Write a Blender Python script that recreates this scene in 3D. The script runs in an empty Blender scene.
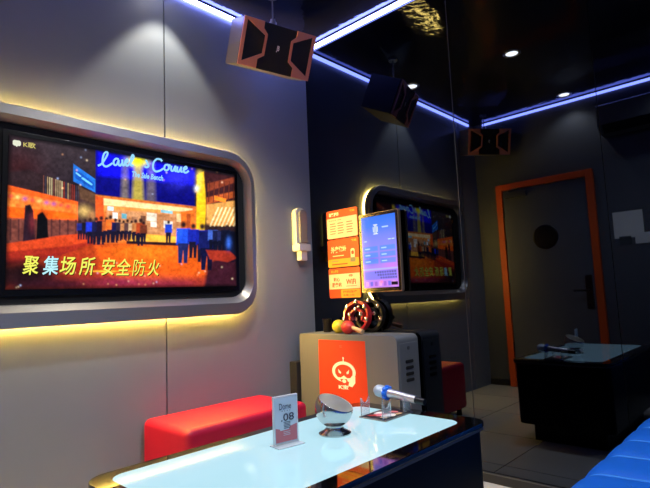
import bpy, bmesh, math, random
import numpy as np
from mathutils import Matrix, Vector
random.seed(4); np.random.seed(4)
S = bpy.context.scene
C = S.collection
PI = math.pi

# ------------------------------------------------------------------ materials
MATS = {}
def lin(c):
    return tuple(((v/255)/12.92 if v/255 <= .04045 else ((v/255+.055)/1.055)**2.4) for v in c)
def mat(name, rgb=(128,128,128), rough=.5, metal=0., emit=None, strength=1., trans=0., coat=0., ior=1.45, noise=None, bump=None, lum=None):
    """principled material; rgb in sRGB bytes; noise=(scale, amount) mottles the colour; bump=(scale, strength)"""
    m = bpy.data.materials.new(name); m.use_nodes = True
    nt = m.node_tree; b = nt.nodes['Principled BSDF']
    col = lum if lum else lin(rgb)
    b.inputs['Base Color'].default_value = (*col, 1)
    b.inputs['Roughness'].default_value = rough
    b.inputs['Metallic'].default_value = metal
    b.inputs['IOR'].default_value = ior
    b.inputs['Transmission Weight'].default_value = trans
    b.inputs['Coat Weight'].default_value = coat
    b.inputs['Coat Roughness'].default_value = .03
    if emit:
        b.inputs['Emission Color'].default_value = (*lin(emit), 1)
        b.inputs['Emission Strength'].default_value = strength
    if noise or bump:
        tc = nt.nodes.new('ShaderNodeTexCoord')
    if noise:
        n = nt.nodes.new('ShaderNodeTexNoise'); n.inputs['Scale'].default_value = noise[0]; n.inputs['Detail'].default_value = 5
        nt.links.new(tc.outputs['Object'], n.inputs['Vector'])
        r = nt.nodes.new('ShaderNodeMapRange'); r.inputs['From Min'].default_value = .3; r.inputs['From Max'].default_value = .7
        r.inputs['To Min'].default_value = 1-noise[1]; r.inputs['To Max'].default_value = 1+noise[1]
        nt.links.new(n.outputs['Fac'], r.inputs['Value'])
        mx = nt.nodes.new('ShaderNodeVectorMath'); mx.operation = 'SCALE'
        mx.inputs[0].default_value = col; nt.links.new(r.outputs[0], mx.inputs['Scale'])
        nt.links.new(mx.outputs[0], b.inputs['Base Color'])
    if bump:
        n2 = nt.nodes.new('ShaderNodeTexNoise'); n2.inputs['Scale'].default_value = bump[0]; n2.inputs['Detail'].default_value = bump[2] if len(bump) > 2 else 3
        nt.links.new(tc.outputs['Object'], n2.inputs['Vector'])
        bp = nt.nodes.new('ShaderNodeBump'); bp.inputs['Strength'].default_value = bump[1]
        bp.inputs['Distance'].default_value = bump[3] if len(bump) > 3 else .01
        nt.links.new(n2.outputs['Fac'], bp.inputs['Height']); nt.links.new(bp.outputs[0], b.inputs['Normal'])
    MATS[name] = m
    return m
def emissive(name, rgb=None, strength=1., raw=None):
    m = bpy.data.materials.new(name); m.use_nodes = True
    nt = m.node_tree; nt.nodes.remove(nt.nodes['Principled BSDF'])
    e = nt.nodes.new('ShaderNodeEmission'); e.inputs['Color'].default_value = (*(raw or lin(rgb)), 1); e.inputs['Strength'].default_value = strength
    nt.links.new(e.outputs[0], nt.nodes['Material Output'].inputs['Surface'])
    MATS[name] = m
    return m
def screen_mat(name, strength):
    """an LCD: glows with the picture stored on its vertices, under a glossy sheet"""
    m = mat(name, (4,4,5), .12)
    nt = m.node_tree; b = nt.nodes['Principled BSDF']
    a = nt.nodes.new('ShaderNodeVertexColor'); a.layer_name = 'picture'
    nt.links.new(a.outputs['Color'], b.inputs['Emission Color']); b.inputs['Emission Strength'].default_value = strength
    b.inputs['Specular IOR Level'].default_value = .25
    return m

mat('wall_panel', (126,133,144), .42, noise=(3,.03))
mat('dark_gap', (14,14,16), .8)
mat('tinted_mirror', metal=1., rough=.012, lum=(.053,.061,.078))
mat('joint_metal', (84,86,92), .45, .6)
mat('joint_dark', (34,36,40), .6)
mat('door_wall_panel', (82,86,94), .5, noise=(3,.04))
mat('dark_skirting', (40,40,42), .35)
mat('skirting_lip', (120,120,120), .3, .8)
mat('silver', (172,169,165), .36, .85, bump=(90,.03,2))
mat('black_plastic', (12,12,14), .3)
mat('black_matte', (8,8,9), .7)
mat('bezel_black', (6,6,8), .22)
emissive('halo_led', raw=(1.,.59,.09), strength=460.)
emissive('strip_led', raw=(1.35,1.6,5.6), strength=5.2)
mat('strip_housing', (60,62,66), .4, .6)
mat('red_leather', (178,14,56), .48, coat=0., bump=(14,.08,3))
mat('blue_leather', (14,96,200), .45, bump=(25,.06,3))
mat('blue_piping', (60,140,225), .4)
mat('table_black', (5,5,6), .05, coat=.6)
mat('table_body', (4,6,10), .3)
MATS['table_body'].node_tree.nodes['Principled BSDF'].inputs['Specular IOR Level'].default_value = .15
mat('table_edge', (62,66,70), .4, 0)
mat('locker_grey', (103,106,109), .5, noise=(4,.03))
mat('locker_door', (104,108,112), .45, .1)
mat('poster_red', (206,60,30), .55)
mat('print_white', (245,238,230), .6)
mat('chrome', (225,225,228), .12, 1.)
mat('steel', (200,200,200), .16, 1.)
mat('steel_inside', (240,238,230), .3, .72)
mat('acrylic', (250,252,255), .02, trans=1., ior=1.3)
mat('acrylic_clear', (245,248,250), .08, trans=.82, ior=1.2)
mat('acrylic_frosted', (240,246,250), .3, trans=.45, ior=1.2)
mat('speaker_shell', (92,92,102), .4, .3)
mat('speaker_grille', (4,4,6), .6, bump=(900,.3,1))
mat('copper', (205,130,108), .4, .15)
mat('white_plastic', (200,199,196), .4)
mat('grey_lens', (118,117,116), .3, coat=.3)
mat('door_leaf', (86,90,100), .5, noise=(5,.04))
mat('door_orange', (226,88,24), .45)
mat('paper', (225,225,220), .7)
mat('paper_dark', (60,64,70), .7)
emissive('downlight_led', raw=(1.,.95,.84), strength=20.)
mat('downlight_ring', (200,200,200), .3, .6)
mat('maraca_yellow', (205,190,45), .35, coat=.3)
mat('maraca_red', (205,50,42), .35, coat=.3)
mat('wood_pale', (214,176,130), .5)
mat('tambourine_red', (160,14,32), .32, coat=.3)
mat('tambourine_black', (14,13,15), .35, coat=.2)
mat('mic_body', (225,226,230), .28, .8)
mat('mic_blue', (36,120,240), .4)
mat('mic_head', (205,222,238), .32, .55, bump=(500,.4,1))
mat('poster_orange', (194,62,18), .5)
mat('poster_cream', (196,186,166), .5)
mat('poster_yellow', (206,142,34), .5)
mat('poster_ink', (120,108,96), .6)
mat('poster_ink_red', (205,60,30), .6)
mat('sign_pale', (196,210,224), .45)
mat('sign_pink', (196,112,122), .45)
mat('sign_ink', (70,72,92), .5)
mat('bezel_gold', (170,150,130), .3, .8)
mat('cable_black', (12,12,12), .5)
mat('card_pink', (226,120,130), .5)
mat('card_dark', (40,32,30), .4)
mat('ac_white', (92,94,98), .45)
mat('bin_grey', (36,37,42), .5)
emissive('lamp_glow', raw=(1.,.66,.14), strength=3.)

# light panel of the table: milky glass, lit from below, glossy on top
m = mat('light_panel', (120,140,145), .06, emit=(178,228,242), strength=.76, coat=.2)
# floor tiles
m = mat('floor_tile', (150,150,146), .22)
nt = m.node_tree; b = nt.nodes['Principled BSDF']
tc = nt.nodes.new('ShaderNodeTexCoord'); mp = nt.nodes.new('ShaderNodeMapping'); mp.inputs['Location'].default_value = (.02,.28,0)
br = nt.nodes.new('ShaderNodeTexBrick'); br.offset = 0; br.inputs['Scale'].default_value = 1
br.inputs['Brick Width'].default_value = .6; br.inputs['Row Height'].default_value = .6; br.inputs['Mortar Size'].default_value = .003
br.inputs['Color1'].default_value = (*lin((206,205,198)),1); br.inputs['Color2'].default_value = (*lin((196,195,190)),1); br.inputs['Mortar'].default_value = (*lin((62,62,62)),1)
nt.links.new(tc.outputs['Object'], mp.inputs['Vector']); nt.links.new(mp.outputs[0], br.inputs['Vector']); nt.links.new(br.outputs['Color'], b.inputs['Base Color'])
# ceiling: dark water-ripple metal sheet
m = mat('ripple_ceiling', metal=.75, rough=.07, lum=(.06,.068,.11))
nt = m.node_tree; b = nt.nodes['Principled BSDF']
tc = nt.nodes.new('ShaderNodeTexCoord'); n = nt.nodes.new('ShaderNodeTexNoise'); n.inputs['Scale'].default_value = 9; n.inputs['Detail'].default_value = 2; n.inputs['Distortion'].default_value = .8
bp = nt.nodes.new('ShaderNodeBump'); bp.inputs['Strength'].default_value = .3; bp.inputs['Distance'].default_value = .012
nt.links.new(tc.outputs['Object'], n.inputs['Vector']); nt.links.new(n.outputs['Fac'], bp.inputs['Height']); nt.links.new(bp.outputs[0], b.inputs['Normal'])

# ------------------------------------------------------------------ mesh helpers
def merge(dst, src, mi=0, M=None):
    if M is not None: src.transform(M)
    vm = [dst.verts.new(v.co) for v in src.verts]
    src.verts.index_update()
    for f in src.faces:
        try: g = dst.faces.new([vm[v.index] for v in f.verts])
        except ValueError: continue
        g.material_index = mi if mi is not None else f.material_index
    src.free()
def box(bm, x, y, z, mi=0, bev=0., seg=2, M=None):
    t = bmesh.new(); bmesh.ops.create_cube(t, size=1)
    for v in t.verts: v.co = Vector(((x[0]+x[1])/2+v.co.x*(x[1]-x[0]), (y[0]+y[1])/2+v.co.y*(y[1]-y[0]), (z[0]+z[1])/2+v.co.z*(z[1]-z[0])))
    if bev: bmesh.ops.bevel(t, geom=t.edges[:], offset=bev, segments=seg, profile=.5, affect='EDGES')
    merge(bm, t, mi, M); return bm
def frame_of(d):
    d = Vector(d).normalized(); a = Vector((0,0,1)) if abs(d.z) < .9 else Vector((1,0,0))
    u = d.cross(a).normalized(); return d, u, d.cross(u)
def tube(bm, pts, r, seg=12, mi=0, cap=True, closed=False):
    pts = [Vector(p) for p in pts]; n = len(pts); rs = r if hasattr(r, '__len__') else [r]*n
    rings = []; u0 = None
    for i in range(n):
        a = pts[i-1] if (i or closed) else pts[i]; b = pts[(i+1) % n] if (i < n-1 or closed) else pts[i]
        d = (b-a).normalized()
        if u0 is None: _, u, w = frame_of(d)
        else:
            u = (u0-d*u0.dot(d)).normalized(); w = d.cross(u)
        u0 = u
        rings.append([bm.verts.new(pts[i]+(u*math.cos(2*PI*k/seg)+w*math.sin(2*PI*k/seg))*rs[i]) for k in range(seg)])
    m = n if closed else n-1
    for i in range(m):
        A, B = rings[i], rings[(i+1) % n]
        for k in range(seg):
            f = bm.faces.new((A[k], A[(k+1) % seg], B[(k+1) % seg], B[k])); f.material_index = mi
    if cap and not closed:
        bm.faces.new(rings[0][::-1]).material_index = mi; bm.faces.new(rings[-1]).material_index = mi
    return bm
def lathe(bm, prof, M=None, seg=32, mi=0, close=True):
    """prof: (radius, height) pairs, turned around z"""
    t = bmesh.new(); rings = []
    for r, z in prof:
        if r < 1e-6: rings.append([t.verts.new((0,0,z))])
        else: rings.append([t.verts.new((r*math.cos(2*PI*k/seg), r*math.sin(2*PI*k/seg), z)) for k in range(seg)])
    for A, B in zip(rings, rings[1:]):
        for k in range(seg):
            if len(A) == 1 and len(B) == 1: continue
            if len(A) == 1: t.faces.new((A[0], B[k], B[(k+1) % seg]))
            elif len(B) == 1: t.faces.new((A[k], A[(k+1) % seg], B[0]))
            else: t.faces.new((A[k], A[(k+1) % seg], B[(k+1) % seg], B[k]))
    if close:
        if len(rings[0]) > 1: t.faces.new(rings[0][::-1])
        if len(rings[-1]) > 1: t.faces.new(rings[-1])
    bmesh.ops.recalc_face_normals(t, faces=t.faces[:])
    merge(bm, t, mi, M); return bm
def rrect(x0, x1, y0, y1, r, n=8):
    if not hasattr(r, '__len__'): r = (r,)*4
    P = []
    for (cx, cy, a, q) in ((x1-r[0], y1-r[0], 0, r[0]), (x0+r[1], y1-r[1], 90, r[1]), (x0+r[2], y0+r[2], 180, r[2]), (x1-r[3], y0+r[3], 270, r[3])):
        for k in range(n+1):
            t = math.radians(a+90*k/n); P.append((cx+q*math.cos(t), cy+q*math.sin(t)))
    return P
def prism(bm, poly, a, b, axes, mi=0, bev=0.):
    """extrude a 2-D outline from a to b; axes maps (p, q, h) to a point"""
    t = bmesh.new()
    A = [t.verts.new(axes(p, q, a)) for p, q in poly]; B = [t.verts.new(axes(p, q, b)) for p, q in poly]
    n = len(poly)
    f0 = t.faces.new(A[::-1]); f1 = t.faces.new(B)
    for k in range(n): t.faces.new((A[k], A[(k+1) % n], B[(k+1) % n], B[k]))
    bmesh.ops.recalc_face_normals(t, faces=t.faces[:])
    if bev: bmesh.ops.bevel(t, geom=list(f1.edges)+list(f0.edges), offset=bev, segments=2, profile=.5, affect='EDGES')
    merge(bm, t, mi); return bm
def loops(bm, Ls, mi=0, close=False):
    """skin successive outlines of the same length"""
    R = [[bm.verts.new(p) for p in L] for L in Ls]
    n = len(R[0]); m = len(R) if close else len(R)-1
    for i in range(m):
        A, B = R[i], R[(i+1) % len(R)]
        for k in range(n): bm.faces.new((A[k], A[(k+1) % n], B[(k+1) % n], B[k])).material_index = mi
    return R
XZ = lambda y: (lambda p, q, h: (p, y+h, q))          # outline in x,z, thickness along y
YZ = lambda x: (lambda p, q, h: (x+h, p, q))
XY = lambda z: (lambda p, q, h: (p, q, z+h))

def obj(name, bm, mats, parent=None, off=None, smooth=35, normals=True):
    """link a bmesh as ONE object; off is subtracted from the coordinates (the place of the thing it belongs to)"""
    if off is not None: bm.transform(Matrix.Translation(-Vector(off)))
    if normals: bmesh.ops.recalc_face_normals(bm, faces=bm.faces[:])
    me = bpy.data.meshes.new(name); bm.to_mesh(me); bm.free()
    for k in ([mats] if isinstance(mats, str) else mats): me.materials.append(MATS[k])
    if smooth:
        for p in me.polygons: p.use_smooth = True
        me.set_sharp_from_angle(angle=math.radians(smooth))
    o = bpy.data.objects.new(name, me); C.objects.link(o)
    if smooth:
        wn = o.modifiers.new('flat_faces', 'WEIGHTED_NORMAL'); wn.keep_sharp = True; wn.weight = 90
    if parent: o.parent = parent
    return o
def thing(name, label, cat, loc=(0,0,0), group=None):
    o = bpy.data.objects.new(name, None); C.objects.link(o); o.empty_display_size = .05
    o.location = loc; o['label'] = label; o['category'] = cat
    if group: o['group'] = group
    return o
def tag(o, label, cat, group=None):
    o['label'] = label; o['category'] = cat
    if group: o['group'] = group
    return o
def struct(o):
    o['kind'] = 'structure'; return o
def dup(root, label, loc=None, rot=None):
    r = root.copy(); C.objects.link(r); r['label'] = label
    if loc is not None: r.location = loc
    if rot is not None: r.rotation_euler = rot
    for ch in list(root.children):
        c = ch.copy(); C.objects.link(c); c.parent = r
        for g in list(ch.children):
            d = g.copy(); C.objects.link(d); d.parent = c
    return r
_tc = {}
def text_bm(s, bold=0., shear=0.):
    """lettering as a flat mesh, scaled so that it fills 0..1 in both directions; returns bmesh, width/height"""
    cu = bpy.data.curves.new('t', 'FONT'); cu.body = s; cu.offset = bold; cu.shear = shear; cu.resolution_u = 3
    o = bpy.data.objects.new('t', cu); C.objects.link(o)
    bpy.context.view_layer.update()
    dg = bpy.context.evaluated_depsgraph_get()
    me = bpy.data.meshes.new_from_object(o.evaluated_get(dg))
    bm = bmesh.new(); bm.from_mesh(me)
    bpy.data.objects.remove(o); bpy.data.meshes.remove(me); bpy.data.curves.remove(cu)
    if not bm.verts: return bm, 1
    xs = [v.co.x for v in bm.verts]; ys = [v.co.y for v in bm.verts]
    w = max(xs)-min(xs) or 1; h = max(ys)-min(ys) or 1; x0 = min(xs); y0 = min(ys)
    for v in bm.verts: v.co = Vector(((v.co.x-x0)/w, (v.co.y-y0)/h, 0))
    return bm, w/h
def put_text(bm, s, p0, p1, fn, mi=0, bold=.01, shear=0., fit=False):
    """letters s into the rectangle p0..p1 of the plane that fn maps to space; fit keeps their proportions"""
    t, asp = text_bm(s, bold, shear)
    x0, y0 = p0; x1, y1 = p1
    if fit:
        w = min(x1-x0, (y1-y0)*asp); h = w/asp; cx, cy = (x0+x1)/2, (y0+y1)/2
        x0, x1, y0, y1 = cx-w/2, cx+w/2, cy-h/2, cy+h/2
    for v in t.verts: v.co = Vector(fn(x0+(x1-x0)*v.co.x, y0+(y1-y0)*v.co.y))
    merge(bm, t, mi)

# ------------------------------------------------------------------ the room
W, D, H = 3.0, 2.622, 2.81          # width along the dark mirror wall, depth, height
bm = bmesh.new(); box(bm, (-.1,W+.1), (-D-.1,.1), (-.1,0)); struct(obj('floor', bm, 'floor_tile'))
bm = bmesh.new(); box(bm, (-.1,W+.1), (-D-.1,.1), (H,H+.1)); struct(obj('ceiling', bm, 'ripple_ceiling'))
# television wall: laminate panels with dark joints
bm = bmesh.new(); box(bm, (-.1,-.018), (-D-.1,.1), (0,H), 1)
ys = [-D, -2.28, -1.137, 0.0]
for a, b in zip(ys, ys[1:]): box(bm, (-.02,0), (a+.0035 if a > -D else a, b-.0035 if b < 0 else b), (0,H), 0, .001, 1)
struct(obj('wall_left', bm, ['wall_panel','dark_gap']))
# mirror wall: sheets of dark tinted mirror
bm = bmesh.new(); box(bm, (-.1,W+.1), (.012,.1), (0,H), 1)
xs = [0, 1.163, 1.897, W]
for a, b in zip(xs, xs[1:]): box(bm, (a+(.0015 if a else 0), b-.0015), (0,.012), (.0,H), 0)
struct(obj('wall_back', bm, ['tinted_mirror','dark_gap'], smooth=0))
for i, x in enumerate(xs[1:2]):
    bm = bmesh.new(); box(bm, (x-.002,x+.002), (-.0015,.002), (.05,H-.06)); struct(obj('trim_%d' % (i+1), bm, 'joint_dark'))
bm = bmesh.new(); box(bm, (.0,W), (-.014,0), (0,.044), 0, .002); box(bm, (.0,W), (-.015,0), (.0445,.048), 1)
struct(obj('baseboard_back', bm, ['dark_skirting','skirting_lip']))
bm = bmesh.new(); box(bm, (-.1,W+.1), (-D-.1,-D), (0,H)); struct(obj('wall_front', bm, 'door_wall_panel'))
bm = bmesh.new(); box(bm, (W,W+.1), (-D,0), (0,H)); struct(obj('wall_right', bm, 'door_wall_panel'))
bm = bmesh.new(); box(bm, (0,.226), (-D,-D+.012), (0,.06), 0, .002); box(bm, (1.172,W), (-D,-D+.012), (0,.06), 0, .002); struct(obj('baseboard_front', bm, 'dark_skirting'))

# the door, seen only in the mirror
door = thing('door_1', 'pale grey door in a bright orange frame, with a dark round plaque', 'door', (.7,-D,0)); del door['category']; struct(door)
off = (.7,-D,0)
bm = bmesh.new()
for a, b, c, d in ((.226,.29,0,2.085), (1.108,1.172,0,2.085), (.29,1.108,2.022,2.085)): box(bm, (a,b), (-D,-D+.045), (c,d), 0, .004)
obj('door_frame', bm, 'door_orange', door, off)
bm = bmesh.new(); box(bm, (.293,1.105), (-D+.001,-D+.03), (.006,2.019), 0, .003); obj('door_leaf', bm, 'door_leaf', door, off)
bm = bmesh.new(); lathe(bm, [(0,0),(.122,0),(.122,.006),(.11,.012),(0,.012)], Matrix.Translation((.697,-D+.03,1.49)) @ Matrix.Rotation(-PI/2,4,'X')); obj('round_plaque', bm, 'black_plastic', door, off)
h = obj('handle', prism(bmesh.new(), rrect(1.025,1.085,.78,1.09,.012), 0, .012, XZ(-D+.03), 0, .002), 'black_plastic', door, off)
bm = bmesh.new(); tube(bm, [(1.055,-D+.04,.95),(1.055,-D+.085,.95),(1.04,-D+.09,.95),(.93,-D+.09,.95)], .009); obj('lever', bm, 'black_plastic', h, off)
for z in (1.78, 1.45, .4):
    bm = bmesh.new(); tube(bm, [(.291,-D+.036,z-.05),(.291,-D+.036,z+.05)], .008); obj('hinge', bm, 'black_plastic', door, off)
bm = bmesh.new(); box(bm, (.33,.55), (-D+.03,-D+.075), (1.93,1.985), 0, .005); tube(bm, [(.37,-D+.06,1.985),(.37,-D+.06,2.005),(.5,-D+.12,2.005),(.45,-D+.04,2.012)], .007); obj('door_closer', bm, 'joint_metal', door, off)

# ------------------------------------------------------------------ pictures painted into the screens
def homography(src, dst):
    A = []; B = []
    for (x, y), (u, v) in zip(src, dst):
        A += [[x,y,1,0,0,0,-u*x,-u*y],[0,0,0,x,y,1,-v*x,-v*y]]; B += [u,v]
    h = np.linalg.solve(np.array(A, float), np.array(B, float)); return np.append(h,1).reshape(3,3)
def hmap(Hm, x, y):
    w = Hm[2,0]*x+Hm[2,1]*y+Hm[2,2]
    return (Hm[0,0]*x+Hm[0,1]*y+Hm[0,2])/w, (Hm[1,0]*x+Hm[1,1]*y+Hm[1,2])/w
class Canvas:
    """colours on a grid; shapes are given in the coordinates of the grid's own X, Y arrays"""
    def __init__(s, X, Y): s.X, s.Y = X, Y; s.c = np.zeros(X.shape+(3,))
    def mix(s, a, rgb): s.c += (np.array(lin(rgb))-s.c)*np.clip(a,0,1)[...,None]
    def add(s, a, rgb): s.c += np.array(lin(rgb))*a[...,None]
    def poly(s, P, rgb, soft=.7, a=1., mottle=None):
        n = len(P); ins = np.zeros(s.X.shape, bool); d = np.full(s.X.shape, 1e9)
        for i in range(n):
            x1, y1 = P[i]; x2, y2 = P[(i+1) % n]
            cond = ((y1 > s.Y) != (y2 > s.Y))
            with np.errstate(divide='ignore', invalid='ignore'): ins ^= cond & (s.X < (x2-x1)*(s.Y-y1)/(y2-y1+1e-12)+x1)
            L = (x2-x1)**2+(y2-y1)**2+1e-9; t = np.clip(((s.X-x1)*(x2-x1)+(s.Y-y1)*(y2-y1))/L,0,1)
            d = np.minimum(d, np.hypot(s.X-x1-t*(x2-x1), s.Y-y1-t*(y2-y1)))
        sd = np.where(ins, d, -d); al = np.clip(.5+sd/soft,0,1)*a
        if mottle is not None: al = al*mottle
        s.mix(al, rgb)
    def blob(s, x, y, rx, ry, rgb, a=1., p=1.): s.mix(a*np.exp(-((((s.X-x)/rx)**2+((s.Y-y)/ry)**2)**p)), rgb)
    def glow(s, x, y, rx, ry, rgb, a=1.): s.add(a*np.exp(-(((s.X-x)/rx)**2+((s.Y-y)/ry)**2)), rgb)
    def line(s, P, w, rgb, a=1.):
        d = np.full(s.X.shape, 1e9)
        for (x1,y1),(x2,y2) in zip(P,P[1:]):
            L = (x2-x1)**2+(y2-y1)**2+1e-9; t = np.clip(((s.X-x1)*(x2-x1)+(s.Y-y1)*(y2-y1))/L,0,1)
            d = np.minimum(d, np.hypot(s.X-x1-t*(x2-x1), s.Y-y1-t*(y2-y1)))
        s.mix(np.clip(.5+(w/2-d)/.6,0,1)*a, rgb)
def noise2(X, Y, s, seed=0):
    r = np.random.RandomState(seed); G = r.rand(200,200); x = X/s+37; y = Y/s+41
    i = np.floor(x).astype(int); j = np.floor(y).astype(int); fx = x-i; fy = y-j; fx = fx*fx*(3-2*fx); fy = fy*fy*(3-2*fy)
    g = lambda a, b: G[a % 200, b % 200]
    return (g(i,j)*(1-fx)+g(i+1,j)*fx)*(1-fy)+(g(i,j+1)*(1-fx)+g(i+1,j+1)*fx)*fy
def picture_mesh(name, nx, ny, fn, cols, mats, parent, off):
    """a grid whose vertices carry the picture; fn(u, v) gives the place, u right, v down"""
    V = [fn(i/(nx-1), j/(ny-1)) for j in range(ny) for i in range(nx)]
    F = [(j*nx+i, (j+1)*nx+i, (j+1)*nx+i+1, j*nx+i+1) for j in range(ny-1) for i in range(nx-1)]
    me = bpy.data.meshes.new(name); me.from_pydata([tuple(Vector(p)-Vector(off)) for p in V], [], F)
    at = me.color_attributes.new('picture', 'FLOAT_COLOR', 'POINT')
    arr = np.ones((nx*ny,4), np.float32); arr[:,:3] = cols.reshape(-1,3); at.data.foreach_set('color', arr.ravel())
    me.materials.append(MATS[mats]); me.update()
    o = bpy.data.objects.new(name, me); C.objects.link(o); o.parent = parent; return o

# ------------------------------------------------------------------ silver surround with its hidden light, and the television in it
def ring_loop(x, y0, y1, z0, z1, r): return [(x, p, q) for p, q in rrect(y0, y1, z0, z1, r, 10)]
FY0, FY1, FZ0, FZ1 = -2.14, -.577, .908, 1.878
sur = thing('screen_surround', 'wide silver rounded frame around the big wall screen, glowing yellow behind its edge', 'frame', (0,-1.295,1.39)); off = (0,-1.295,1.39)
bm = bmesh.new()
loops(bm, [ring_loop(.034,FY0+.004,FY1-.004,FZ0+.004,FZ1-.004,(.19,.19,.17,.17)), ring_loop(.086,FY0,FY1,FZ0,FZ1,(.19,.19,.17,.17)), ring_loop(.09,FY0+.004,FY1-.004,FZ0+.004,FZ1-.004,(.186,.186,.166,.166)),
           ring_loop(.09,FY0+.050,FY1-.030,FZ0+.066,FZ1-.046,(.15,.15,.13,.13)), ring_loop(.046,FY0+.078,FY1-.050,FZ0+.10,FZ1-.07,(.12,.12,.11,.11)), ring_loop(.034,FY0+.078,FY1-.050,FZ0+.10,FZ1-.07,(.12,.12,.11,.11))], close=True)
obj('rim', bm, 'silver', sur, off, smooth=25)
bm = bmesh.new(); prism(bm, rrect(FY0+.05,FY1-.05,FZ0+.05,FZ1-.05,.13,10), 0, .035, YZ(.0005)); obj('back_panel', bm, 'black_matte', sur, off)
bm = bmesh.new()
def led(x, e, r): return ring_loop(x,FY0+e,FY1-e,FZ0+e,FZ1-e,(.19-r,.19-r,.17-r,.17-r))
loops(bm, [led(.0003,.018,.018), led(.011,.018,.018), led(.011,.026,.026), led(.0003,.026,.026)], close=True)
obj('light_strip', bm, 'halo_led', sur, off)['label'] = 'warm yellow light strip behind the rim'

SY0, SY1, SZ0, SZ1 = -1.913, -.705, 1.073, 1.752
tv = thing('television', 'large flat television showing a busy food street, in the silver wall frame', 'television', (.04,-1.295,1.0)); off = (.04,-1.295,1.0)
bm = bmesh.new(); prism(bm, rrect(SY0-.022,SY1+.022,SZ0-.028,SZ1+.022,.006,3), 0, .012, YZ(.04), 0, .002); obj('housing', bm, 'bezel_black', tv, off)
TVC = [(10,138),(234,175),(238,286),(7,289)]
Huv = homography(TVC, [(0,0),(1,0),(1,1),(0,1)]); Hpx = np.linalg.inv(Huv)
nx, ny = 470, 262
uu, vv = np.meshgrid(np.linspace(0,1,nx), np.linspace(0,1,ny)); PX, PY = hmap(Hpx, uu, vv)
c = Canvas(PX, PY)
nA = noise2(PX,PY,9,1); nB = noise2(PX,PY,3,2); nC = noise2(PX*1.,PY*.35,2.2,3)
c.mix(np.ones(PX.shape), (34,26,34))
c.blob(60,150,60,26,(62,52,58),.8)                                # evening sky
c.blob(20,170,24,22,(60,24,26),.7)
c.poly([(8,175),(30,172),(75,188),(96,196),(96,214),(75,212),(8,200)], (44,30,34), 3)
for k in range(18):                                                # shelf of bottles above the stall
    x = 44+k*2.0; c.line([(x,178+k*.6),(x,199+k*.35)], .9, random.choice([(180,150,110),(120,70,60),(60,60,80),(205,185,140),(150,50,40)]), .8)
c.poly([(8,187),(78,203),(78,222),(8,221)], (236,92,30), 1.2)
c.poly([(8,193),(76,206),(76,214),(8,208)], (240,150,60), 1.5, .65, .4+.6*nB)
for k in range(9): c.blob(12+k*7,198+k*1.2,2.6,2.,random.choice([(250,215,120),(235,60,70),(140,70,170),(255,190,70)]),.75)
c.poly([(8,208),(78,215),(78,219),(8,219)], (250,96,20), 1)
c.poly([(8,219),(78,221),(78,238),(8,246)], (118,62,52), 1.5, 1., .7+.3*nB)
for k in range(9): c.line([(12+k*8,221),(12+k*8,240)], 1.8, (70,36,38), .8)
c.poly([(8,244),(60,236),(84,234),(93,237),(93,246),(70,251),(8,262)], (206,66,30), 1.2)      # the counter
c.poly([(8,252),(70,246),(93,241),(93,252),(70,256),(8,268)], (150,34,26), 2, .85)
c.poly([(26,207),(31,206),(34,212),(36,240),(24,242)], (40,22,34), 1.2); c.blob(30,210,3,4,(22,14,20)); c.blob(33,224,3,8,(130,44,50),.6)
c.poly([(38,216),(43,213),(48,220),(49,238),(37,240)], (10,10,14), 1.2); c.blob(43,217,4,5,(8,8,12))
# open street between the stall and the shop front
c.poly([(78,196),(98,197),(100,244),(93,238),(78,232)], (62,40,44), 1.5)
c.blob(84,212,6,5,(232,190,110),.8); c.blob(92,216,4,4,(220,150,90),.6); c.poly([(78,188),(97,196),(97,206),(80,200)], (92,64,48), 2)
# small blue street sign
c.poly([(73,166),(95,181),(95,194),(73,183)], (34,110,206), .9); c.poly([(75,171),(93,184),(93,191),(75,180)], (24,80,178), .9)
c.line([(76,175),(80,178)], 1.4, (120,200,250)); c.line([(82,180),(91,186)], 1.8, (110,200,250), .9)
# big blue sign band
c.poly([(95,151),(194,167),(194,207),(95,195)], (10,10,110), 1.5)
c.poly([(96,152),(193,168),(193,186),(97,177)], (16,14,216), 4)
c.blob(178,178,14,9,(60,60,235),.6)
for x0, w0, a0 in ((124,4,.28),(137,6,.75),(150,5,.2)):
    c.poly([(x0-w0*.6,165),(x0+w0*.6,165),(x0+w0,206),(x0-w0,206)], (190,170,40), 4, a0)
c.blob(137,162,11,6,(250,240,20),1.,1.6)
# lit shop front
c.poly([(95,196),(196,207),(198,246),(96,244)], (208,108,44), 1.2)
c.poly([(99,199),(192,209),(192,213),(99,206)], (255,214,150), 1.2); c.poly([(99,206),(190,213),(190,216),(99,212)], (250,150,70), 1.5)
c.poly([(106,210),(186,215),(186,236),(106,234)], (196,140,96), 2, 1., .6+.4*nB)
for x, y, w, h2, k in ((107,207,6,4,(190,230,240)),(112,213,5,6,(230,235,235)),(121,214,5,5,(80,170,190)),(146,213,10,8,(235,225,205)),(160,210,12,3,(120,200,220)),(150,222,6,5,(245,240,225)),(163,221,9,7,(236,232,220)),(176,214,6,8,(250,210,150)),(131,217,6,6,(160,110,80)),(140,216,5,9,(90,56,46))):
    c.poly([(x,y),(x+w,y+w*.12),(x+w,y+h2+w*.12),(x,y+h2)], k, .8, .9)
c.poly([(95,197),(103,199),(104,240),(96,240)], (222,84,34), 1.2)
c.poly([(180,212),(194,210),(195,244),(181,242)], (222,106,36), 1.2); c.poly([(186,214),(190,214),(190,238),(186,238)], (150,60,30), 1.2, .8)
c.poly([(196,176),(203,172),(206,200),(204,240),(196,240)], (246,190,30), 1.5); c.blob(199,180,3,8,(255,225,80))
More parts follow.
